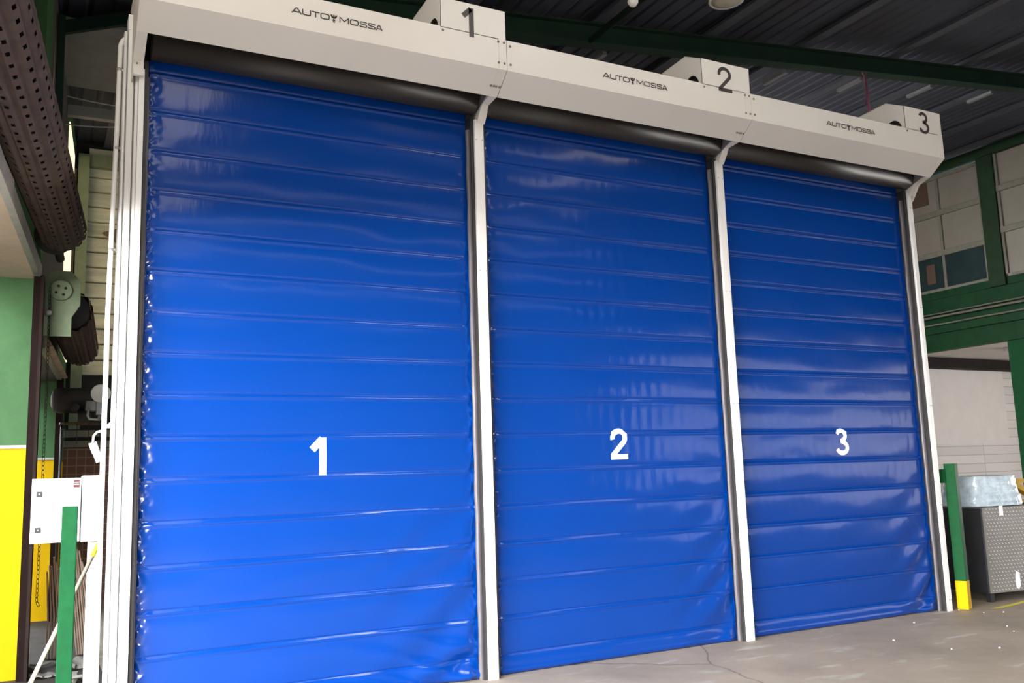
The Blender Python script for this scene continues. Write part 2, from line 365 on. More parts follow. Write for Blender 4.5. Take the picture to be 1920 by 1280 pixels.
# ---- rafters, purlins, lamps
g = G(); pts = []
def slanted(g, x0, x1, y0, y1, d0, d1):
    g.prism([(x0, roofz(x0)-d1), (x1, roofz(x1)-d1), (x1, roofz(x1)-d0), (x0, roofz(x0)-d0)], 1, y0, y1)
t = thing('rafter', 'dark green roof rafter above the white headboxes', 'beam', (10, 2.6, 7.9))
slanted(g, .1, 19.8, 2.58, 2.62, .13, .38); g.out('web', beamgreen, t)
g = G(); slanted(g, .1, 19.8, 2.5, 2.7, .112, .13); slanted(g, .1, 19.8, 2.5, 2.7, .36, .39); g.out('flange', beamgreen, t)
for xb in (6.58, 8.23, 9.87, 11.5, 13.2, 14.83):
    G().box((xb-.035, 2.72, roofz(xb)-.44), (xb+.035, 3.2, roofz(xb)-.39)).out('bracket', galv, t)
rebase(t)
for i, xb in enumerate((.9, 2.7, 4.5, 6.4, 8.25, 10.06, 12.0, 13.8, 15.6, 17.4, 19.2)):
    g = G(); z = roofz(xb)
    g.box((xb-.03, BY+.1, z-.09), (xb+.03, 9.9, z-.014)); g.box((xb-.08, BY+.1, z-.1), (xb+.08, 9.9, z-.09))
    o = g.out('purlin', purl)
    tag(o, '%s grey purlin from the left, running front to back under the dark roof' % ('first second third fourth fifth sixth seventh eighth ninth tenth last'.split()[i]), 'beam', 'roof purlins')
tag(G().tube([(6.15, -9, 7.05), (6.15, 2.4, 7.05)], .045, 10).out('roof_pipe', beamgreen), 'thin green pipe crossing the roof beside the ball shaped lamp', 'pipe')
t = thing('ball_lamp', 'small white ball lamp under the dark roof', 'lamp', (5.2, .2, 6.25))
G().lathe([(.0, -.055), (.03, -.048), (.05, -.02), (.055, 0), (.05, .025), (.03, .045), (.02, .06)], (5.2, .2, 6.25)).out('globe', lampw, t)
G().tube([(5.2, .2, 6.3), (5.2, .2, roofz(5.2)-.05)], .012, 8).out('stem', greyst, t); rebase(t)
t = thing('high_bay_lamp', 'round off-white high bay lamp at the top edge over the second door', 'lamp', (7.18, 1, 7.2))
G().lathe([(.08, .3), (.1, .26), (.14, .2), (.19, .1), (.21, .0), (.215, -.02), (.2, -.02)], (7.18, 1, 7.14)).out('shade', lampw, t)
G().lathe([(.19, -.018), (.12, -.035), (.0, -.045)], (7.18, 1, 7.14)).out('lens', glassl, t)
G().tube([(7.18, 1, 7.4), (7.18, 1, roofz(7.18))], .02, 8).out('stem', greyst, t); rebase(t)
tag(G().tube([(11.3, 2.52, 7.64), (11.24, 2.44, 7.53), (9.98, 1.4, 6.59), (9.3, .85, 6.12), (8.72, .36, 5.5)], .02, 8).out('hanging_cord', pinkm), 'dull pink cord running from the rafter down behind the third motor cover', 'cord')
tag(G().tube([(14.0, 1.5, 7.15), (14.5, 1.3, 7.25), (15.0, 1.25, 7.55), (15.6, 1.2, 7.95), (16.3, 1.0, 8.3)], .01, 6).out('loose_wire', cablem), 'thin pale loose wire curling under the roof at upper right', 'wire')

# ------------------------------------------------------------------ roll-up doors
PX = [.655, 3.3409, 6.0041, 8.7986]      # post centres
HW = .042                                # half width of a post cover
YC = .12
ZB = 4.71
SEAM0, SP = .157, .298
def nz(x, y, z): return noise.noise(Vector((x, y, z)))
def disp(i, x, z, xa, xb):
    """distance of the cloth in front (negative y) of its plane"""
    k = (z-SEAM0)/SP; f = k-math.floor(k); kk = math.floor(k)
    dl, dr = x-xa, xb-x; e = min(dl, dr)
    tt = min(1, e/.12); soft = tt*tt*(3-2*tt)
    belly = math.sin(PI*f)**.7*(.006+.004*nz(kk*3.1, i*7, x*.8))
    c = f*SP if f < .5 else (f-1)*SP           # signed distance from the seam
    amp = .7+.5*nz(x*1.3, kk*2.7, i*5.)
    rod = .013*amp*math.exp(-((c+.022)/.011)**2)-.006*math.exp(-((c-.004)/.006)**2)
    if z < SEAM0-.02:
        belly = .016*math.sin(PI*min(1, max(0, (SEAM0-z)/SEAM0)))
        rod = .012*math.exp(-((z-.03)/.022)**2)
    d = (belly+rod)*(.35+.65*soft)
    d += .010*nz(x*.6, z*.8, i*3.)*soft+.004*nz(x*2.2, z*5, i*3.+9)
    # puckered edges where the cloth is gripped by the guides
    s = 1.0 if dl < dr else .55
    if i == 2: s *= .6
    if i == 1 and dl > dr: s *= .5
    pk = math.exp(-(e/.05)**1.3)
    s *= 1 if z < 3.2 else max(.45, 1-(z-3.2)*1.1)
    d += s*pk*.025*(nz(e*9+3, z*11+e*14, i*9.+dl*2)+.6*nz(e*20, z*27-e*20, i*4.))
    # vertical ripples in the middle courses of doors two and three
    if i > 0:
        m = math.exp(-((z-(2.6 if i == 1 else 1.6))/1.5)**2)
        d += .0007*m*soft*math.sin(x*52+2*nz(x*2, z*3, 3.))*math.sin(PI*f)
    # slanting drag folds in the low corner next to the right hand post
    q = max(0, 1-dr/(1.05 if i == 0 else .8))*max(0, 1-z/1.7)
    d += .017*q*math.sin(dr*11+z*17+2*nz(x*2, z*2, i*1.))*min(1, dr/.1)
    if i == 0 and z < .5:
        q2 = max(0, 1-z/.45)*max(0, 1-dr/1.3)
        d += .03*q2*math.sin(z*30-dr*7+3*nz(x*1.5, z*3, 4.))
    if i == 0:   # tired upper courses
        q3 = math.exp(-((z-3.55)/.7)**2)
        d += .003*q3*nz(x*1.7, z*6, 20.)
    return d
def curtain_y(i, x, z, xa, xb): return YC-disp(i, x, z, xa, xb)
def stroke(pts, wd, closed=False):
    """flat ribbon in (x, z) along pts, mitred"""
    n_ = len(pts); out = []
    for k_ in range(n_):
        a = Vector(pts[k_-1]) if (k_ > 0 or closed) else None
        b = Vector(pts[k_]); c = Vector(pts[(k_+1) % n_]) if (k_ < n_-1 or closed) else None
        d1 = (b-a).normalized() if a is not None else (c-b).normalized(); d2 = (c-b).normalized() if c is not None else d1
        n1 = Vector((-d1.y, d1.x)); n2 = Vector((-d2.y, d2.x)); mm = (n1+n2)
        mm = mm.normalized() if mm.length > 1e-6 else n1
        sc = min(2.0, 1/max(.3, mm.dot(n1)))
        out.append((b+mm*wd/2*sc, b-mm*wd/2*sc))
    quads = [(out[j][0], out[j][1], out[(j+1) % n_][1], out[(j+1) % n_][0]) for j in range(n_ if closed else n_-1)]
    return quads
def arc(cx, cz, rx, rz, a0, a1, n_=18): return [(cx+rx*math.cos(math.radians(a0+(a1-a0)*k_/n_)), cz+rz*math.sin(math.radians(a0+(a1-a0)*k_/n_))) for k_ in range(n_+1)]
def digit(d, t):
    """strokes in a box of height 1; x centred on 0"""
    if d == 1: return [([(.12, 0), (.12, 1-.0)], t), ([(-.17, .68), (.105, .965)], t)], .5
    if d == 2:
        top = arc(0, .7, .27-t*.5+.06, .3-t/2, 195, -35, 22)
        return [(top+[(-.26, t*.75)], t), ([(-.33, t/2), (.34, t/2)], t)], .68
    top = arc(-.02, .735, .225, .265-t/2, 160, -80, 20); bot = arc(0, .29, .27, .29-t/2, 85, -165, 22)
    return [(top, t), (bot, t), ([(-.06, .53), (.06, .53)], t)], .6
def surf(quads, yfun, off, m, name, parent, sub=1, thick=.0015):
    g_ = G()
    for q in quads:
        nn = 6 if sub > 1 else 1; nw = 3 if sub > 1 else 1
        vs = []
        for a in range(nn+1):
            l_ = q[0].lerp(q[3], a/nn); r_ = q[1].lerp(q[2], a/nn)
            for b in range(nw+1):
                p_ = l_.lerp(r_, b/nw); vs.append((p_.x, yfun(p_.x, p_.y)-off, p_.y))
        back = [(v[0], v[1]+thick, v[2]) for v in vs]
        fs_ = [(a*(nw+1)+b, a*(nw+1)+b+1, (a+1)*(nw+1)+b+1, (a+1)*(nw+1)+b) for a in range(nn) for b in range(nw)]
        g_.add(vs, fs_)
        if thick:
            g_.add(back, [f_[::-1] for f_ in fs_])
    o = mesh(name, g_.v, g_.f, m, parent); return o
def letters(x0, z0, h, xs):
    """AUTO emblem MOSSA in wide square strokes; returns quads (lettering, emblem)"""
    Q = []; t = h*.17
    def put(ls, xo, wd):
        for pl, cl in ls: Q.extend(stroke([(xo+px_*wd, z0+pz*h) for px_, pz in pl], t, cl))
    def rr(a, b, c, d, r=.22): # rounded rectangle path
        P_ = []
        for (cx, cz, s) in ((b-r, d-r, 0), (a+r, d-r, 90), (a+r, c+r, 180), (b-r, c+r, 270)):
            P_ += [(cx+r*math.cos(math.radians(s+q*30)), cz+r*math.sin(math.radians(s+q*30))) for q in range(4)]
        return P_
    A = [([(0, .0), (.42, .92), (.58, .92), (1, .0)], False), ([(.2, .3), (.8, .3)], False)]
    U = [([(.05, 1), (.05, .3), (.1, .14), (.25, .08), (.75, .08), (.9, .14), (.95, .3), (.95, 1)], False)]
    T = [([(0, .92), (1, .92)], False), ([(.5, .92), (.5, 0)], False)]
    O = [(rr(.05, .95, .08, .92), True)]
    Mm = [([(.06, 0), (.06, .95), (.5, .3), (.94, .95), (.94, 0)], False)]
    Ss = [([(.95, .74), (.88, .88), (.75, .92), (.2, .92), (.07, .84), (.07, .62), (.2, .52), (.8, .48), (.93, .38), (.93, .17), (.8, .08), (.2, .08), (.07, .14), (.04, .28)], False)]
    for ch, (a, b) in zip([A, U, T, O, Mm, O, Ss, Ss, A], xs): put(ch, x0+a, b-a)
    E = []; ex = x0+.318; ez = z0+.001
    for pl, wd in ((([(-.024, .055), (-.013, .034), (-.002, .026)]), .008), (([(.024, .055), (.013, .034), (.002, .026)]), .008),
                   (([(-.018, .052), (-.006, .03)]), .006), (([(.018, .052), (.006, .03)]), .006), (([(0, .05), (0, .0)]), .009),
                   (([(-.02, .04), (-.011, .026)]), .006), (([(.02, .04), (.011, .026)]), .006),
                   (([(-.012, .002), (0, .016), (.012, .002)]), .005), (([(-.007, -.012), (0, .0), (.007, -.012)]), .006), (([(-.006, .052), (.006, .052)]), .006)):
        E += stroke([(ex+a, ez+b*.9) for a, b in pl], wd)
    return Q, E
LX = [(0, .072), (.078, .143), (.148, .208), (.214, .285), (.36, .435), (.443, .51), (.52, .578), (.586, .645), (.65, .70)]
YF = -.4423; ZA = 5.1662; ZF = 4.8997; YL = -.245; ZL = 4.7477; ZM = 5.417
SCREW = {}
def screw(root_, x, y, z, nrm, r=.011):
    nrm = Vector(nrm).normalized(); key = r
    if key not in SCREW:
        g_ = G(); a = Vector((1, 0, 0)); b = Vector((0, 1, 0)); vs = []
        for rr_, h in ((r, 0), (r, .003), (r*.7, .006), (.001, .007)): vs += [Vector((0, 0, h))+(a*math.cos(PI*k_/4)+b*math.sin(PI*k_/4))*rr_ for k_ in range(8)]
        g_.add(vs, [(i_*8+k_, i_*8+(k_+1) % 8, (i_+1)*8+(k_+1) % 8, (i_+1)*8+k_) for i_ in range(3) for k_ in range(8)], True)
        o = g_.out('screw', screwm); SCREW[key] = o.data; COL.objects.unlink(o); bpy.data.objects.remove(o)
    o = bpy.data.objects.new('screw', SCREW[key]); COL.objects.link(o); o.parent = root_
    o.location = (x, y, z); o.rotation_euler = Vector((0, 0, 1)).rotation_difference(nrm).to_euler()
sl = Vector((0, ZL-ZF, -(YL-YF)))  # outward normal of the sloping face
sl = Vector((0, -(ZF-ZL), -(YL-YF))).normalized()

for i in range(3):
    pa, pb = PX[i], PX[i+1]
    xa = pa+HW+(.035 if i else .0); xb = pb-HW-.03
    if i == 0: xa = .70
    nm = ('number 1', 'number 2', 'number 3')[i]; side = ('leftmost', 'middle', 'rightmost')[i]
    root = thing('roll_up_door', '%s of three tall blue vinyl roll-up doors, marked with white %s' % (side, nm), 'door', ((pa+pb)/2, YC, 0), 'blue roll-up doors')
    # curtain
    cols = [xa]
    edge = [0, .008, .016, .024, .032, .04, .05, .06, .072, .085, .1, .12, .145]
    nx = 120; cols = [xa+e_ for e_ in edge]+[xa+.145+(xb-xa-.29)*k_/nx for k_ in range(1, nx)]+[xb-e_ for e_ in reversed(edge)]
    rows = []; z = .004
    while z < ZB:
        f = ((z-SEAM0)/SP) % 1; c = f*SP if f < .5 else (f-1)*SP
        rows.append(z); z += .0045 if -.06 < c < .025 else .011
    rows.append(ZB)
    vs = [(x, curtain_y(i, x, z, xa, xb), z) for z in rows for x in cols]; nc = len(cols)
    fs = [(r_*nc+c_, r_*nc+c_+1, (r_+1)*nc+c_+1, (r_+1)*nc+c_) for r_ in range(len(rows)-1) for c_ in range(nc-1)]
    cur = mesh('curtain', vs, fs, vinyl, root, True)
    # thin back face so the cloth has thickness
    so = cur.modifiers.new('cloth', 'SOLIDIFY'); so.thickness = .003; so.offset = 1
    # number on the curtain
    cx, zc0, hh = [(1.965, 1.637, .284), (4.705, 1.698, .276), (7.503, 1.683, .276)][i]
    q = []
    ds, _ = digit(i+1, .19 if i == 0 else .17)
    for pl, t_ in ds:
        pts = []
        for a, b in zip(pl[:-1], pl[1:]):
            m_ = max(1, int(math.dist(a, b)/.08))
            pts += [(a[0]+(b[0]-a[0])*k_/m_, a[1]+(b[1]-a[1])*k_/m_) for k_ in range(m_)]
        pts.append(pl[-1]); q += stroke([(cx+a*hh, zc0+b*hh) for a, b in pts], t_*hh)
    nb = surf(q, lambda x, z: curtain_y(i, x, z, xa, xb), .0075, numw, 'number', cur, 2); nb['label'] = 'white %s' % nm
    # roller with the wound cloth
    rl = G(); rl.lathe([(.03, pa+.05-.0), (.12, pa+.05), (.12, pb-.05), (.03, pb-.05)], (0, 0, 0), 'x', 40)
    o = rl.out('roller', rollm, root); o.data.transform(Matrix.Translation((0, .0, 4.79)))
    # headbox: front face, sloping face, top, back
    x0, x1 = (pa-.035 if i == 0 else pa+.060), pb+.055
    if i == 0: x0 = .578
    T_ = .004
    prof = [(YF, ZF), (YF, ZA), (.32, ZA), (.32, ZA-T_), (YF+T_, ZA-T_), (YF+T_, ZF+.002), (YL+T_, ZL), (YL, ZL-.003)]
    hb = G().prism([(a, b) for a, b in prof], 0, x0, x1).out('headbox', white, root)
    bk = G().box((x0, .3, 4.5), (x1, .32, ZA-.004)).out('headbox_back', dark, root)
    # end plates (bracket with a bent arm down to the post)
    if i < 2 or True:
        s0, s1 = pb-.018, pb+.054
        pr_ = [(YF-.004, ZA-.0), (YF-.004, ZF), (YL-.004, ZL), (-.1, 4.735), (-.004, 4.60), (.03, 4.60), (.03, 4.68), (-.07, 4.775), (YL+.03, ZL+.02), (YF+.02, ZF+.03), (YF+.02, ZA)]
        ep = G().prism(pr_, 0, s0, s1).out('end_bracket', white, root)
        if i == 2:
            G().prism([(YF, ZF), (YF, ZA), (.3, ZA), (.3, 4.5), (.05, 4.5), (-.004, 4.55), (-.1, 4.70), (YL, ZL)], 0, s1-.003, s1+.003).out('end_plate', white, root)
        ip = G().prism([(YF+.02, ZF), (YF+.02, ZA-.02), (.3, ZA-.02), (.3, 4.62), (.1, 4.62), (-.02, 4.68), (YL+.02, ZL+.01)], 0, pb-.03, pb-.022).out('bearing_plate', alu, root)
    # screws on the brackets
    sg = root
    if i < 2:
        for dx in (-.028, .02, .072):
            screw(sg, pb+.01+dx*1.1-.0, YF-.005, ZA-.03 if dx < .06 else ZA-.05, (0, -1, 0)); screw(sg, pb+.01+dx*1.1, YF-.005, ZF+.055, (0, -1, 0))
        for dx in (-.05, -.022, .0, .03, .07):
            if dx != .07: screw(sg, pb+.012+dx, YF+(YL-YF)*.62-.004, ZF+(ZL-ZF)*.62-.003, sl)
    screw(sg, x1-.57, YF-.001, ZA-.03, (0, -1, 0))
    if i == 0:
        screw(sg, .592, YF-.005, ZF-.0+.0, (0, -1, 0)); screw(sg, .64, YF-.005, ZF, (0, -1, 0))
    # motor cover with its half-round cut-out
    bw = .59; xm0 = x1-bw+.0; zt = ZM
    pf = [(YF, ZA-.006), (YF, zt), (-.22, zt+.118), (.14, zt+.10), (.45, ZA+.16), (.45, ZA-.006)]
    cy_, cz_, cr_ = -.285, ZA-.006, .115
    # side with hole: polygon following the arc
    side = [(YF, ZA-.006), (YF, zt), (-.22, zt+.118), (.14, zt+.10), (.45, ZA+.16), (.45, ZA-.006)]
    arcp = [(cy_+cr_*math.cos(math.radians(a)), cz_+cr_*1.2*math.sin(math.radians(a))) for a in range(0, 181, 12)]
    sideh = side+arcp
    mc = G()
    mc.prism(sideh, 0, xm0, xm0+.004)
    mc.prism(side, 0, x1-.004, x1)
    for a, b in zip(side[:-1], side[1:]):
        d = (Vector((b[0], b[1]))-Vector((a[0], a[1]))).normalized(); nn_ = Vector((d.y, -d.x))*.004
        mc.prism([a, b, (b[0]+nn_.x, b[1]+nn_.y), (a[0]+nn_.x, a[1]+nn_.y)], 0, xm0, x1)
    o = mc.out('motor_cover', white, root)
    G().box((xm0+.1, -.36, ZA-.004), (x1-.12, .0, ZA+.12)).lathe([(.02, 0), (.075, 0), (.08, .2), (.03, .22)], (xm0+.03, -.25, ZA+.04), 'x', 16).out('motor', motorm, root)
    ncx, nz0, nh = [(3.05, 5.128, .25), (5.745, 5.128, .25), (8.565, 5.142, .25)][i]
    q = []
    for pl, t_ in digit(i+1, .17 if i == 0 else .135)[0]: q += stroke([(ncx+a*nh, nz0+b*nh) for a, b in pl], t_*nh)
    nb = surf(q, lambda x, z: YF, .003, numd, 'number', o, 1); nb['label'] = 'dark grey %s' % nm
    lx0 = [1.613, 4.348, 7.062][i]
    Q, E_ = letters(lx0, [5.015, 5.017, 5.008][i], .046, LX)
    lt = surf(Q, lambda x, z: YF, .003, numd, 'lettering', hb, 1); lt['label'] = 'dark AUTO MOSSA lettering'
    em = surf(E_, lambda x, z: YF, .003, numd, 'emblem', hb, 1)
    # guides on both sides: dark channel + grey seal lip
    for sgn, ex in ((1, pa), (-1, pb)):
        if i == 0 and sgn == 1:
            a0, a1, b1 = .662, .688, .706
        elif sgn == 1: a0, a1, b1 = pa+HW, pa+HW+.026, pa+HW+.05
        else: a0, a1, b1 = pb-HW, pb-HW-.026, pb-HW-.05
        X = sorted((a0, a1)); Y = sorted((a1, b1))
        gd = G().box((X[0], .028, 0), (X[1], .15, 4.66)).out('guide_channel', rubber, root)
        lp = G()
        zz = 0
        vs = []; fs = []; nseg = 120
        for k_ in range(nseg+1):
            z = 4.55*k_/nseg; wv = .0015*math.sin(z*14+i)+.002*nz(z*3, i*2., sgn)
            vs += [(a1, .045, z), (a1, .06, z), (b1+wv*sgn, .088+wv, z), (b1+wv*sgn, .08+wv, z)]
        for k_ in range(nseg):
            for c_ in range(4): fs.append((k_*4+c_, k_*4+(c_+1) % 4, (k_+1)*4+(c_+1) % 4, (k_+1)*4+c_))
        lp.add(vs, fs, True); lp.out('seal_lip', brush, root)
    rebase(root)

# posts between the doors
for i, (px_, lab) in enumerate(((PX[1], 'white steel post left of the middle blue door'), (PX[2], 'white steel post right of the middle blue door'), (PX[3], 'slim white steel post at the far right edge of the blue doors'))):
    root = thing('door_post', lab, 'post', (px_, 0, 0), 'white door posts')
    x0, x1 = px_-HW, px_+HW
    if i == 2: x0, x1 = px_-.025, px_+.032
    G().box((x0, 0, 0), (x1, .028, 4.63)).out('cover', whitealu, root, .003)
    G().box((x0+.012, .03, 0), (x1-.012, .16, 4.6)).out('core', alu, root)
    s = root
    for z in (.12, 1.12, 2.2, 3.3, 4.45):
        for xx in (x0+.014, x1-.014): screw(s, xx, -.001, z, (0, -1, 0), .004)
    rebase(root)
# left end post: wide assembly of profiles
root = thing('door_post', 'wide white grooved aluminium post at the left side of door 1', 'post', (.6, 0, 0), 'white door posts')
G().box((.622, 0, 0), (.661, .03, 4.585)).out('cover', whitealu, root, .003)
G().box((.578, YF, ZF-.0), (.655, YF+.004, ZA)).out('headbox_plate', white, root)
pl = G().prism([(YF, ZA), (YF, ZF), (YL, ZL), (-.02, 4.60), (.0, 4.50), (.3, 4.50), (.3, ZA)], 0, .576, .58).prism([(YF-.003, ZA), (YF-.003, ZF), (YL-.003, ZL-.003), (-.03, 4.63), (-.03, 4.52), (0, 4.52), (0, 4.66), (YL+.02, ZL+.01), (YF+.01, ZF)], 0, .58, .65)
pl.out('end_bracket', white, root)
G().box((.592, -.034, 4.645), (.632, -.029, 4.662)).out('slot', dark, root)
G().box((.6, -.034, 4.6), (.608, -.029, 4.61)).out('bolt_hole', dark, root)
g = G()
# extruded section (x, y) with grooves, seen from the front left
sec = [(.525, .26), (.525, .12), (.532, .105), (.545, .105), (.545, .13), (.553, .13), (.553, .075), (.592, .06), (.592, .10), (.602, .10), (.602, .035), (.622, .03), (.622, .26)]
g.prism(sec, 2, 0, 4.9); g.out('profile', whitealu, root, .002)
G().box((.548, .07, 4.9), (.6, .2, 5.02)).out('profile_cap', boxwhite, root, .003)
rebase(root)
t = thing('conduit_pipe', 'white plastic conduit pipe up the left post, bent over at its top', 'pipe', (.49, .1, 0))
zt = 4.86
pts = [(.478, .14, .0), (.478, .14, 2.8), (.488, .14, 3.6), (.498, .14, 4.2), (.503, .14, 4.78)]+[(.503+.05*(1-math.cos(a*PI/10)), .14, 4.78+.08*math.sin(a*PI/10)) for a in range(1, 6)]+[(.575, .14, 4.862)]
G().tube(pts, .017, 14).out('pipe', whitealu, t)
for z in (4.6, 4.0, 3.25, 2.0):
    x = .5 if z > 3.4 else .484
    G().tube([(x, .14, z), (x, .14, z+.018)], .0205, 14).box((x, .13, z), (x+.03, .15, z+.016)).out('clip', alu, t)
rebase(t)

# ------------------------------------------------------------------ rolling shutters of the left wall
def shutter_roll(name, y0, y1, xc, zc, r, parent, slope=0.):
    """perforated slats wound on a barrel: slatted grid with open punch holes, dark barrel inside"""
    nslat = 14; g_ = G(); pitch = .13
    ny = int((y1-y0)/pitch); vs = []; fs = []
    # around: each slat = 8 columns with a stepped section
    ncol = nslat*8
    for j in range(ny*2+1):
        y = y0+(j//2)*pitch+(j % 2)*.042
        for k_ in range(ncol):
            a = 2*PI*k_/ncol; ph = k_ % 8
            rr_ = r+(.010 if ph in (1, 2, 3, 4, 5) else (-.006 if ph in (7,) else .002))
            vs.append((xc+slope*(y-y0)+rr_*math.cos(a), y, zc+rr_*math.sin(a)))
    for j in range(ny*2):
        for k_ in range(ncol):
            ph = k_ % 8
            if ph in (2, 3) and j % 2 == 0: continue       # punched hole
            fs.append((j*ncol+k_, j*ncol+(k_+1) % ncol, (j+1)*ncol+(k_+1) % ncol, (j+1)*ncol+k_))
    g_.add(vs, fs)
    o = g_.out(name, shutterm, parent, mtx=WL)
    b = G().tube([(xc, y0, zc), (xc+slope*(y1-y0), y1, zc)], r-.02, 24).out('barrel', dark, o, mtx=WL)
    return o
t = thing('rolling_shutter', 'large brown perforated rolling shutter coiled above the nearer left opening', 'shutter', wl(.2, -1, 3.8))
shutter_roll('shutter_coil', -4.6, 1.95, .061, 3.83, .185, t, .027)
g = G(); g.box((0, OP1[1]-.1, 0), (.075, OP1[1]-.02, 3.5), WL); g.out('guide_rail', brownst, t)
G().box((.06, OP1[1]-.13, 0), (.085, OP1[1]-.0, 3.5), WL).out('rail_lip', mat('dusty_rail_edge', (.022, .013, .01), .7, spec=.1, var=.3, vscale=9, stretch=(1, 1, .2)), t)
G().lathe([(.02, 0), (.16, 0), (.16, .06), (.02, .06)], (.17, 2.0, 3.8), 'y', 24).tube([(.17, 2.0, 3.8), (.17, 2.9, 3.8)], .04, 12).out('axle', dark, t, mtx=WL)
rebase(t)
t = thing('rolling_shutter', 'smaller brown perforated rolling shutter coiled above the farther left opening, with gear plate and chain', 'shutter', wl(.2, 4, 3.4))
shutter_roll('shutter_coil', 3.05, 5.9, .26, 3.32, .2, t)
G().box((.0, 6.05, 0), (.075, 6.15, 2.98), WL).out('guide_rail', brownst, t)
G().prism([(.04, 3.0), (.3, 3.0), (.3, 3.18), (.37, 3.3), (.37, 3.52), (.29, 3.62), (.12, 3.62), (.03, 3.45)], 1, 2.62, 2.66, WL).out('gear_plate', palegreen, t)
g = G(); c = (.205, 2.60, 3.43)
g.lathe([(.01, .0), (.05, -.004), (.075, -.004), (.085, -.02), (.095, -.02), (.095, .02), (.01, .02)], c, 'y', 28)
o = g.out('chain_wheel', palegreen, t, mtx=WL)
for k_ in range(4):
    a = k_*PI/2+.5; G().lathe([(.013, -.006), (.013, .0)], (c[0]+.045*math.cos(a), c[1], c[2]+.045*math.sin(a)), 'y', 10).out('wheel_hole', dark, o, mtx=WL)
# hand chain: a hanging loop of links
def chain(pts, r, name, parent, wire=.0032):
    g_ = G(); P_ = [Vector(p) for p in pts]; k_ = 0
    L_ = 0; seg = []
    for a, b in zip(P_[:-1], P_[1:]): seg.append((a, b, (b-a).length))
    step = r*2.5; pos = 0; tot = sum(s_[2] for s_ in seg)
    while pos < tot:
        q = pos
        for a, b, l in seg:
            if q <= l: break
            q -= l
        c_ = a.lerp(b, q/l); d = (b-a).normalized(); s1 = d.orthogonal().normalized(); s2 = d.cross(s1)
        s_ = s1 if k_ % 2 else s2
        ring = [c_+d*math.cos(2*PI*m_/8)*r*1.5+s_*math.sin(2*PI*m_/8)*r*.8 for m_ in range(9)]
        g_.tube(ring, wire, 4, False); pos += step; k_ += 1
    return g_.out(name, chainm, parent)
chain([wl(.115, 2.57, 3.43), wl(.12, 2.62, 2.4), wl(.115, 2.64, 1.2), wl(.11, 2.64, .62), wl(.135, 2.64, .56)], .016, 'hand_chain', t)
rebase(t)
tag(G().prism([(.002, 2.98), (.002, 3.1), (.06, 3.1), (.12, 2.99), (.07, 2.98)], 1, 3.2, 6.1, WL).out('torn_shutter_apron', mat('rusty_beige_sheet', (.33, .24, .17), .7, var=.4, vscale=4, bump=.3)), 'torn rusty beige apron sheet hanging below the farther shutter coil', 'sheet')
tag(G().lathe([(.0, -.03), (.03, -.02), (.035, .01), (.0, .03)], wl(.11, 2.5, 3.2), 'z', 10).out('lamp_holder', greyst), 'small grey lamp holder beside the pale green gear plate', 'lamp')

# ------------------------------------------------------------------ things left of door 1
def cabinet(x0, x1, z0, z1, lab, latches):
    t = thing('control_cabinet', lab, 'cabinet', ((x0+x1)/2, .9, z0), 'white control cabinets')
    G().box((x0, .78, z0), (x1, 1.0, z1)).out('body', boxwhite, t, .004)
    d = G().box((x0+.003, .765, z0+.004), (x1-.003, .779, z1-.004)).out('door', boxwhite, t, .003)
    for z in latches:
        l = G().box((x0+.03, .758, z-.019), (x0+.068, .766, z+.019)).out('latch', rubber, t, .002)
        G().box((x0+.044, .756, z-.005), (x0+.054, .759, z+.005)).out('key_slot', greyst, l)
    return t
t = cabinet(.055, .378, 1.215, 1.675, 'white control cabinet with two black latches and a red sticker, behind the green bollard', (1.31, 1.565))
G().box((.325, .762, 1.605), (.365, .7655, 1.66)).out('sticker', red, t)
G().box((.33, .7605, 1.625), (.36, .7625, 1.632)).box((.33, .7605, 1.642), (.36, .7625, 1.646)).out('sticker_print', numw, t)
rebase(t)
t = cabinet(.384, .52, 1.21, 1.69, 'narrow plain white cabinet between the latched cabinet and the door post', ()); rebase(t)
# support legs of the cabinets
tag(G().box((.47, .86, 0), (.515, .92, 1.21)).out('cabinet_stand', boxwhite), 'white upright stand below the narrow cabinet, beside the left post', 'stand')
tag(G().box((.455, 1.2, .0), (.5, 1.26, 1.2)).box((.52, 1.2, .45), (.56, 1.26, 1.2)).out('leaning_panel', boxwhite), 'tall white panel standing behind the left door post', 'panel')

def bollard(x, y, h, w_, lab, rot):
    t = thing('bollard', lab, 'bollard', (x, y, 0), 'square steel bollards')
    R_ = Matrix.Translation((x, y, 0)) @ Matrix.Rotation(rot, 4, 'Z'); a = w_/2
    G().box((-a, -a, .3), (a, a, h), R_).out('shaft', bollg, t, .006)
    G().box((-a-.001, -a-.001, 0), (a+.001, a+.001, .3), R_).out('painted_foot', yellowp, t, .006)
    G().box((-a-.0005, -a-.0005, h-.0005), (a+.0005, a+.0005, h+.003), R_).out('cap', bollg, t)
    return t
b1 = bollard(.297, .4, 1.474, .098, 'green square bollard in front of the white control cabinet', -.06); rebase(b1)
b2 = bollard(9.04, .01, 1.555, .115, 'green square bollard with yellow foot beside the checker plate crate', .35)
G().box((8.955, .03, 1.35), (8.985, .1, 1.5)).out('side_bracket', bollg, b2); rebase(b2)

t = thing('pole', 'pale wooden pole with a yellow tip leaning on the left post', 'pole', (.06, .3, 0))
a = Vector((-.06, .22, .0)); b = Vector((.505, .72, 1.2))
G().tube([a, b], .014, 10).out('shaft', wooden, t); G().tube([b-(b-a).normalized()*.11, b+(b-a).normalized()*.005], .0165, 10).out('tip', mat('lime_yellow_tape', (.75, .75, .03), .5), t); rebase(t)
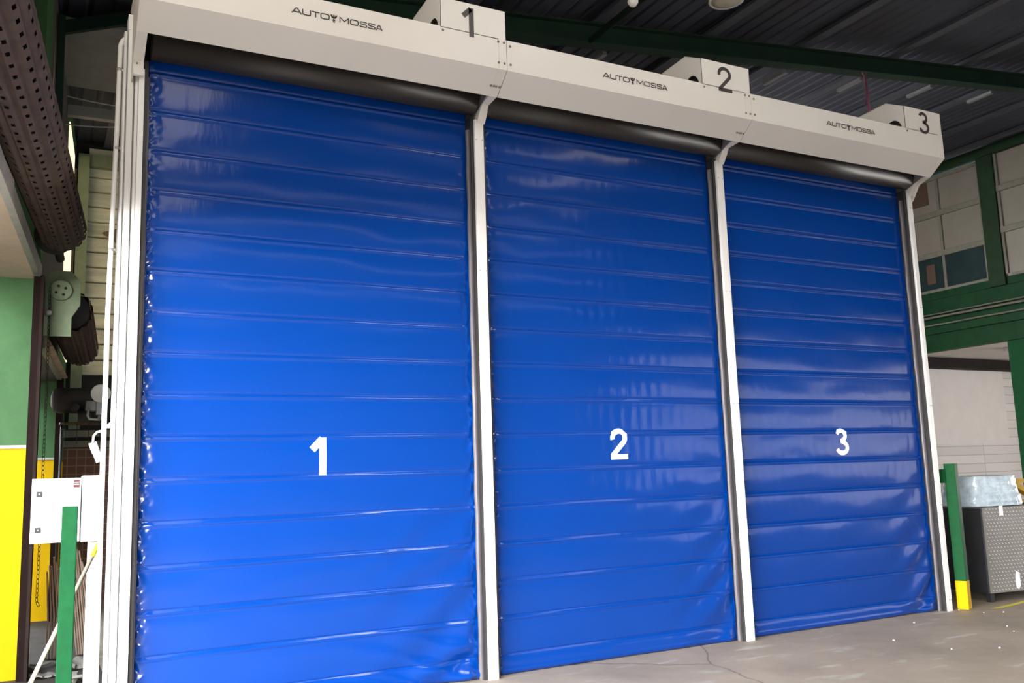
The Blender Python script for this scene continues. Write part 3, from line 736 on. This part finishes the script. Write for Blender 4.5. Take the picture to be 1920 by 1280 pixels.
# folded wooden slat bundle
for bi, (bx, by, ht, lean, n_, lab) in enumerate(((.285, 3.3, .93, -.03, 7, 'bundle of brown wooden slats standing left of the green bollard'), (.5, 3.4, 1.02, .08, 9, 'bundle of brown wooden slats standing between the green bollard and the left post'))):
    t = thing('slat_bundle', lab, 'wood', (bx, by, 0), 'brown slat bundles')
    for k_ in range(n_):
        u = k_/(n_-1)-.5; h = ht*(1-.12*abs(u)*2)+.03*math.sin(k_*2.3)
        x0 = bx+u*.16; xt = bx+u*.11+lean*(1 if bi else .6)-.12*(1 if bi else 0)+.0
        yy = by+.02*math.sin(k_*3)
        P_ = [(x0+.08*(1 if bi else .3), yy, 0), (x0+.03, yy, h*.45), (xt, yy+.02, h)]
        g = G()
        for a, b in zip(P_[:-1], P_[1:]):
            a = Vector(a); b = Vector(b); wv = Vector((.007, 0, 0)); dv = Vector((0, .03, 0))
            g.add([a-wv-dv, a+wv-dv, a+wv+dv, a-wv+dv, b-wv-dv, b+wv-dv, b+wv+dv, b-wv+dv], [(0,3,2,1),(4,5,6,7),(0,1,5,4),(1,2,6,5),(2,3,7,6),(3,0,4,7)])
        g.out('slat', slatw, t, .002)
    rebase(t)
# rubble of torn boards on the floor
rb = [((.47, 2.6, .05), (.3, .16, .05), (.2, .1, .5), 'torn grey board lying highest on the rubble beside the left post'),
      ((.5, 2.0, .03), (.26, .1, .03), (-.1, .25, 1.1), 'crumpled grey board strip on the rubble nearest the left post foot'),
      ((.42, 2.05, .02), (.3, .06, .02), (.0, -.1, 1.5), 'narrow grey strip lying along the rubble beside the bollard'),
      ((.25, 2.9, .02), (.34, .06, .03), (0, .05, .7), 'long pale board offcut lying left of the green bollard'),
      ((.2, 2.35, .02), (.2, .12, .02), (.05, .1, .2), 'flat dusty board scrap on the floor by the yellow pier')]
for c_, s_, r_, lab in rb:
    R_ = Matrix.Translation(c_) @ Matrix.Rotation(r_[2], 4, 'Z') @ Matrix.Rotation(r_[1], 4, 'Y') @ Matrix.Rotation(r_[0], 4, 'X')
    vs = []; nx_ = 8
    g = G()
    for k_ in range(nx_+1):
        u = k_/nx_-.5; w0 = .5+.12*math.sin(k_*2.1+c_[0]*9); zz = .3*math.sin(k_*1.3+c_[1]*5)*s_[2]
        for a_, b_ in ((-w0, -.35), (w0, -.35), (w0, .35), (-w0, .35)): vs.append(R_ @ Vector((u*s_[0], a_*s_[1], b_*s_[2]+zz+.01)))
    fs = [(k_*4+c2, k_*4+(c2+1) % 4, (k_+1)*4+(c2+1) % 4, (k_+1)*4+c2) for k_ in range(nx_) for c2 in range(4)]+[(0, 1, 2, 3), (nx_*4+3, nx_*4+2, nx_*4+1, nx_*4)]
    g.add(vs, fs); tag(g.out('board_scrap', cardb), lab, 'scrap', 'torn board scraps')

# motor, lamp and mesh shelf further back
t = thing('compressor', 'dark grey compressor motor on a wire shelf behind the left post', 'machine', (.5, 5.0, 2.4))
G().lathe([(.05, -.3), (.13, -.27), (.15, -.2), (.15, .16), (.12, .22), (.04, .24)], (.5, 5.1, 2.62), 'x', 24).out('tank', motorm, t)
G().box((.56, 4.85, 2.48), (.67, 5.0, 2.6)).out('terminal_box', galv, t, .01)
G().lathe([(.03, 0), (.07, .0), (.07, .12), (.03, .14)], (.48, 4.9, 2.42), 'x', 16).lathe([(.02, 0), (.045, .0), (.045, .08), (.01, .1)], (.45, 4.8, 2.52), 'y', 12).out('pump', motorm, t)
G().tube([(.59, 4.8, 2.5), (.58, 4.78, 2.42), (.6, 4.78, 2.38), (.68, 4.78, 2.375), (.76, 4.8, 2.4)], .012, 8).out('hose', cablem, t); rebase(t)
g = G()
for x in (.36, .48, .6, .72, .84): g.tube([(x, 4.9, 2.1), (x, 4.9, 2.36)], .004, 5)
for z in (2.18, 2.27, 2.35): g.tube([(.3, 4.9, z), (.95, 4.9, z)], .004, 5)
g.box((.3, 4.9, 2.345), (.95, 5.35, 2.355)); g.tube([(.33, 5.3, 0), (.33, 5.3, 2.35)], .015, 6); g.tube([(.93, 5.3, 0), (.93, 5.3, 2.35)], .015, 6)
tag(g.out('wire_shelf', chainm), 'thin wire shelf carrying the grey compressor behind the left post', 'shelf')
t = thing('floodlight', 'round white floodlight poking out behind the left post, above the compressor', 'lamp', (.72, 4.6, 2.7))
G().lathe([(.05, .08), (.09, .05), (.105, -.02), (.1, -.03), (.085, -.015), (.0, -.01)], (.7, 4.6, 2.66), 'y', 24).out('reflector', lampw, t)
G().box((.66, 4.62, 2.42), (.74, 4.7, 2.58)).out('ballast_box', galv, t, .005)
G().tube([(.7, 4.66, 2.5), (.7, 4.72, 2.36)], .015, 8).out('bracket', galv, t); rebase(t)
t = thing('paper_tag', 'folded white card hanging from a white loop behind the left post', 'card', (.56, 1.5, 2.0))
R_ = Matrix.Translation((.5, 1.5, 1.9)) @ Matrix.Rotation(-.35, 4, 'Y')
G().box((-.03, 0, -.02), (.03, .01, .07), R_).box((-.025, .0, -.1), (.035, .01, -.023), R_).out('card', boxwhite, t)
G().tube([(.48, 1.5, 1.96), (.485, 1.5, 2.02), (.51, 1.5, 2.05), (.535, 1.3, 2.05), (.535, .27, 2.05)], .01, 8).out('loop', boxwhite, t); rebase(t)

# beams, cables in the upper left corner
def beam(name, a, b, w_, h_, m, lab):
    a = Vector(a); b = Vector(b); d = (b-a).normalized(); s_ = d.cross(Vector((0, 0, 1))).normalized()*w_/2; u_ = s_.cross(d).normalized()*h_/2
    vs = [p_+i_*s_+j_*u_ for p_ in (a, b) for i_, j_ in ((-1, -1), (1, -1), (1, 1), (-1, 1))]
    g_ = G().add(vs, [(0,1,2,3),(7,6,5,4),(0,4,5,1),(1,5,6,2),(2,6,7,3),(3,7,4,0)])
    return tag(g_.out(name, m), lab, 'beam')
beam('cross_beam', (-.1, 5.6, 6.78), (2.0, 5.6, 6.82), .12, .1, roofm, 'dark cross beam under the roof at upper left, the upper one')
beam('cross_beam', (-.1, 5.9, 6.48), (2.0, 5.9, 6.5), .1, .14, corr, 'grey cross beam just above the sagging cables at upper left')
beam('diagonal_brace', (.14, 3.6, 6.51), (.95, 3.6, 6.82), .06, .14, beamgreen, 'green diagonal brace under the roof at the upper left corner')
beam('eave_strut', wl(.06, 3.5, 4.9), wl(.05, 3.55, 6.62), .07, .05, beamgreen, 'dark green strut beside the big perforated shutter coil')
beam('eave_strip', wl(-.0, 3.45, 4.9), wl(-.025, 3.5, 6.7), .03, .03, cream, 'narrow golden strip beside the big perforated shutter coil')
def sag(a, b, s, r, lab):
    a = Vector(a); b = Vector(b)
    tag(G().tube([a.lerp(b, k_/12)-Vector((0, 0, s*math.sin(PI*k_/12))) for k_ in range(13)], r, 6).out('sagging_cable', cablem), lab, 'cable')
sag((.14, 5.6, 6.57), (1.6, 5.6, 6.6), .06, .009, 'pale sagging cable at upper left, the upper of two')
sag((.2, 5.6, 6.18), (1.6, 5.6, 6.5), .09, .009, 'pale sagging cable at upper left, the lower of two')
tag(G().tube([(.14, 5.6, 6.57), (.2, 5.6, 6.18)], .009, 6).out('cable_drop', cablem), 'short pale cable joining the two sagging cables', 'cable')
tag(G().prism([(.83, 5.42), (1.3, 5.6), (1.3, 5.1)], 1, 7.93, 7.97).out('warning_triangle', mat('brown_triangle', (.12, .09, .06), .5)), 'dark brown triangular plate on the weathered boards', 'sign')

# ------------------------------------------------------------------ things right of door 3
CR = Matrix.Translation((9.62, .1, 0)) @ Matrix.Rotation(math.radians(-7), 4, 'Z')
t = thing('metal_crate', 'black sided metal crate with a diamond checker plate front', 'crate', (9.62, .1, 0))
G().box((0, .012, .09), (1.5, 1.15, 1.04), CR).out('body', crateb, t, .01)
pn = G().box((.012, -.004, .1), (1.5, .012, 1.045), CR).out('checker_panel', chk, t)
g = G()
for r_ in range(24):
    for c_ in range(31):
        x = .045+c_*.048+(.024 if r_ % 2 else 0); z = .13+r_*.039; s = 1
        if x > 1.48: continue
        a = .55; dx, dz = .016*math.cos(a), -.016*math.sin(a); nx_, nz_ = .0055*math.sin(a), .0055*math.cos(a)
        base = [(x-dx, -.0045, z-dz), (x+nx_, -.0045, z+nz_), (x+dx, -.0045, z+dz), (x-nx_, -.0045, z-nz_)]
        top = [(x-dx*.5, -.009, z-dz*.5), (x+nx_*.5, -.009, z+nz_*.5), (x+dx*.5, -.009, z+dz*.5), (x-nx_*.5, -.009, z-nz_*.5)]
        g.add([CR @ Vector(v) for v in base+top], [(4, 5, 6, 7), (0, 1, 5, 4), (1, 2, 6, 5), (2, 3, 7, 6), (3, 0, 4, 7)])
o = g.out('raised_treads', mat('bright_tread', (.7, .68, .66), .3, metal=.4), pn); o['kind'] = 'stuff'
for x in (.02, .95): G().box((x, .02, 0), (x+.06, .08, .09), CR).out('foot', crateb, t)
for x in (.02, .95): G().box((x, 1.0, 0), (x+.06, 1.06, .09), CR).out('foot', crateb, t)
G().box((-.012, .32, .9), (.0, .38, .915), CR).out('handle', galv, t)
G().box((.26, -.012, .95), (.31, -.004, 1.06), CR).out('white_tab', boxwhite, t); G().prism([(.4, .14), (.43, .12), (.46, .16), (.46, .3), (.42, .32), (.4, .27)], 1, -.012, -.005, CR).out('white_tab', boxwhite, t)
rebase(t)
# shrink wrapped bundle on the crate
g = G(); nu, nv = 36, 24; vs = []
for j in range(nv+1):
    v = j/nv
    for k_ in range(nu):
        a = 2*PI*k_/nu; ca, sa = math.cos(a), math.sin(a); e_ = .35
        cx = math.copysign(abs(ca)**e_, ca); sy = math.copysign(abs(sa)**e_, sa)
        hh_ = .35*min(1, v*1.25); shr = 1-.16*v if v < .8 else (1-.16*v)*(1-((v-.8)/.2)**3)
        x = .52+cx*.40*shr+.02; y = .5+sy*.32*shr
        w_ = .022*nz(x*9, y*9+3, hh_*14)+.012*nz(x*25, y*25, hh_*30)
        vs.append(CR @ Vector((x+w_*ca, y+w_*sa, 1.047+hh_+(.01*nz(x*8, y*8, 1.) if v > .7 else 0))))
fs = [(j*nu+k_, j*nu+(k_+1) % nu, (j+1)*nu+(k_+1) % nu, (j+1)*nu+k_) for j in range(nv) for k_ in range(nu)]
g.add(vs, fs, True); tag(g.out('wrapped_bundle', wrapm), 'bundle in crinkled clear plastic wrap on top of the metal crate', 'bundle')
t = thing('hoist_frame', 'ochre yellow steel frame on the crate beside the plastic wrapped bundle', 'frame', (11, .4, 1.05))
CF = CR @ Matrix.Translation((0, 0, 1.05))
G().box((1.1, .5, 0), (1.16, .6, .24), CF).box((1.0, .5, .24), (1.3, .6, .29), CF).out('upright', ochre, t)
G().prism([(1.16, .27), (1.5, .08), (1.5, .02), (1.16, .19)], 1, .5, .6, CF).out('brace', ochre, t)
G().box((1.05, .48, 0), (1.5, .62, .03), CF).out('foot', ochre, t); rebase(t)
tag(G().box((9.1, .75, 0), (9.5, 1.2, 1.02)).out('black_cupboard', crateb, None, .01), 'black cupboard behind the right green bollard, beside the crate', 'cupboard')
for z, lab, m in ((1.02, 'pale cardboard box behind the right bollard, lowest of its stack', cardb), (1.16, 'small grey box behind the right bollard, middle of its stack', galv), (1.28, 'small pale box behind the right bollard, topmost of its stack', cardb)):
    tag(G().box((9.08, .8, z), (9.36-(z-1)*.2, 1.1, z+.115)).out('carton', m, None, .004), lab, 'box', 'boxes behind the right bollard')
tag(G().add([(9.22, -.16, .002), (11.5, .2, .002), (11.5, .13, .002), (9.3, -.215, .002)], [(0, 1, 2, 3)]).out('floor_line', linem), 'worn yellow line painted on the concrete in front of the crate', 'marking')
# pebbles
pe = [(8.94, -.28), (9.12, -.38), (9.05, -.9), (8.2, -1.1), (7.0, -.75), (7.9, -.25), (8.4, -.9), (7.4, -1.5), (8.9, -.02), (7.05, -1.3)]
first = None
for k_, (x, y) in enumerate(pe):
    if first is None:
        g = G(); g.lathe([(.004, 0), (.014, .002), (.012, .01), (.003, .014)], (0, 0, 0), 'z', 7); first = g.out('stone_chip', boxwhite); o = first
    else:
        o = first.copy(); COL.objects.link(o)
    o.location = (x, y, .0); o.rotation_euler = (0, 0, k_*1.3); s = .45+.4*((k_*37) % 10)/10; o.scale = (s, s*.8, s)
    tag(o, 'tiny white stone chip lying on the concrete floor', 'chip', 'white stone chips on the floor')
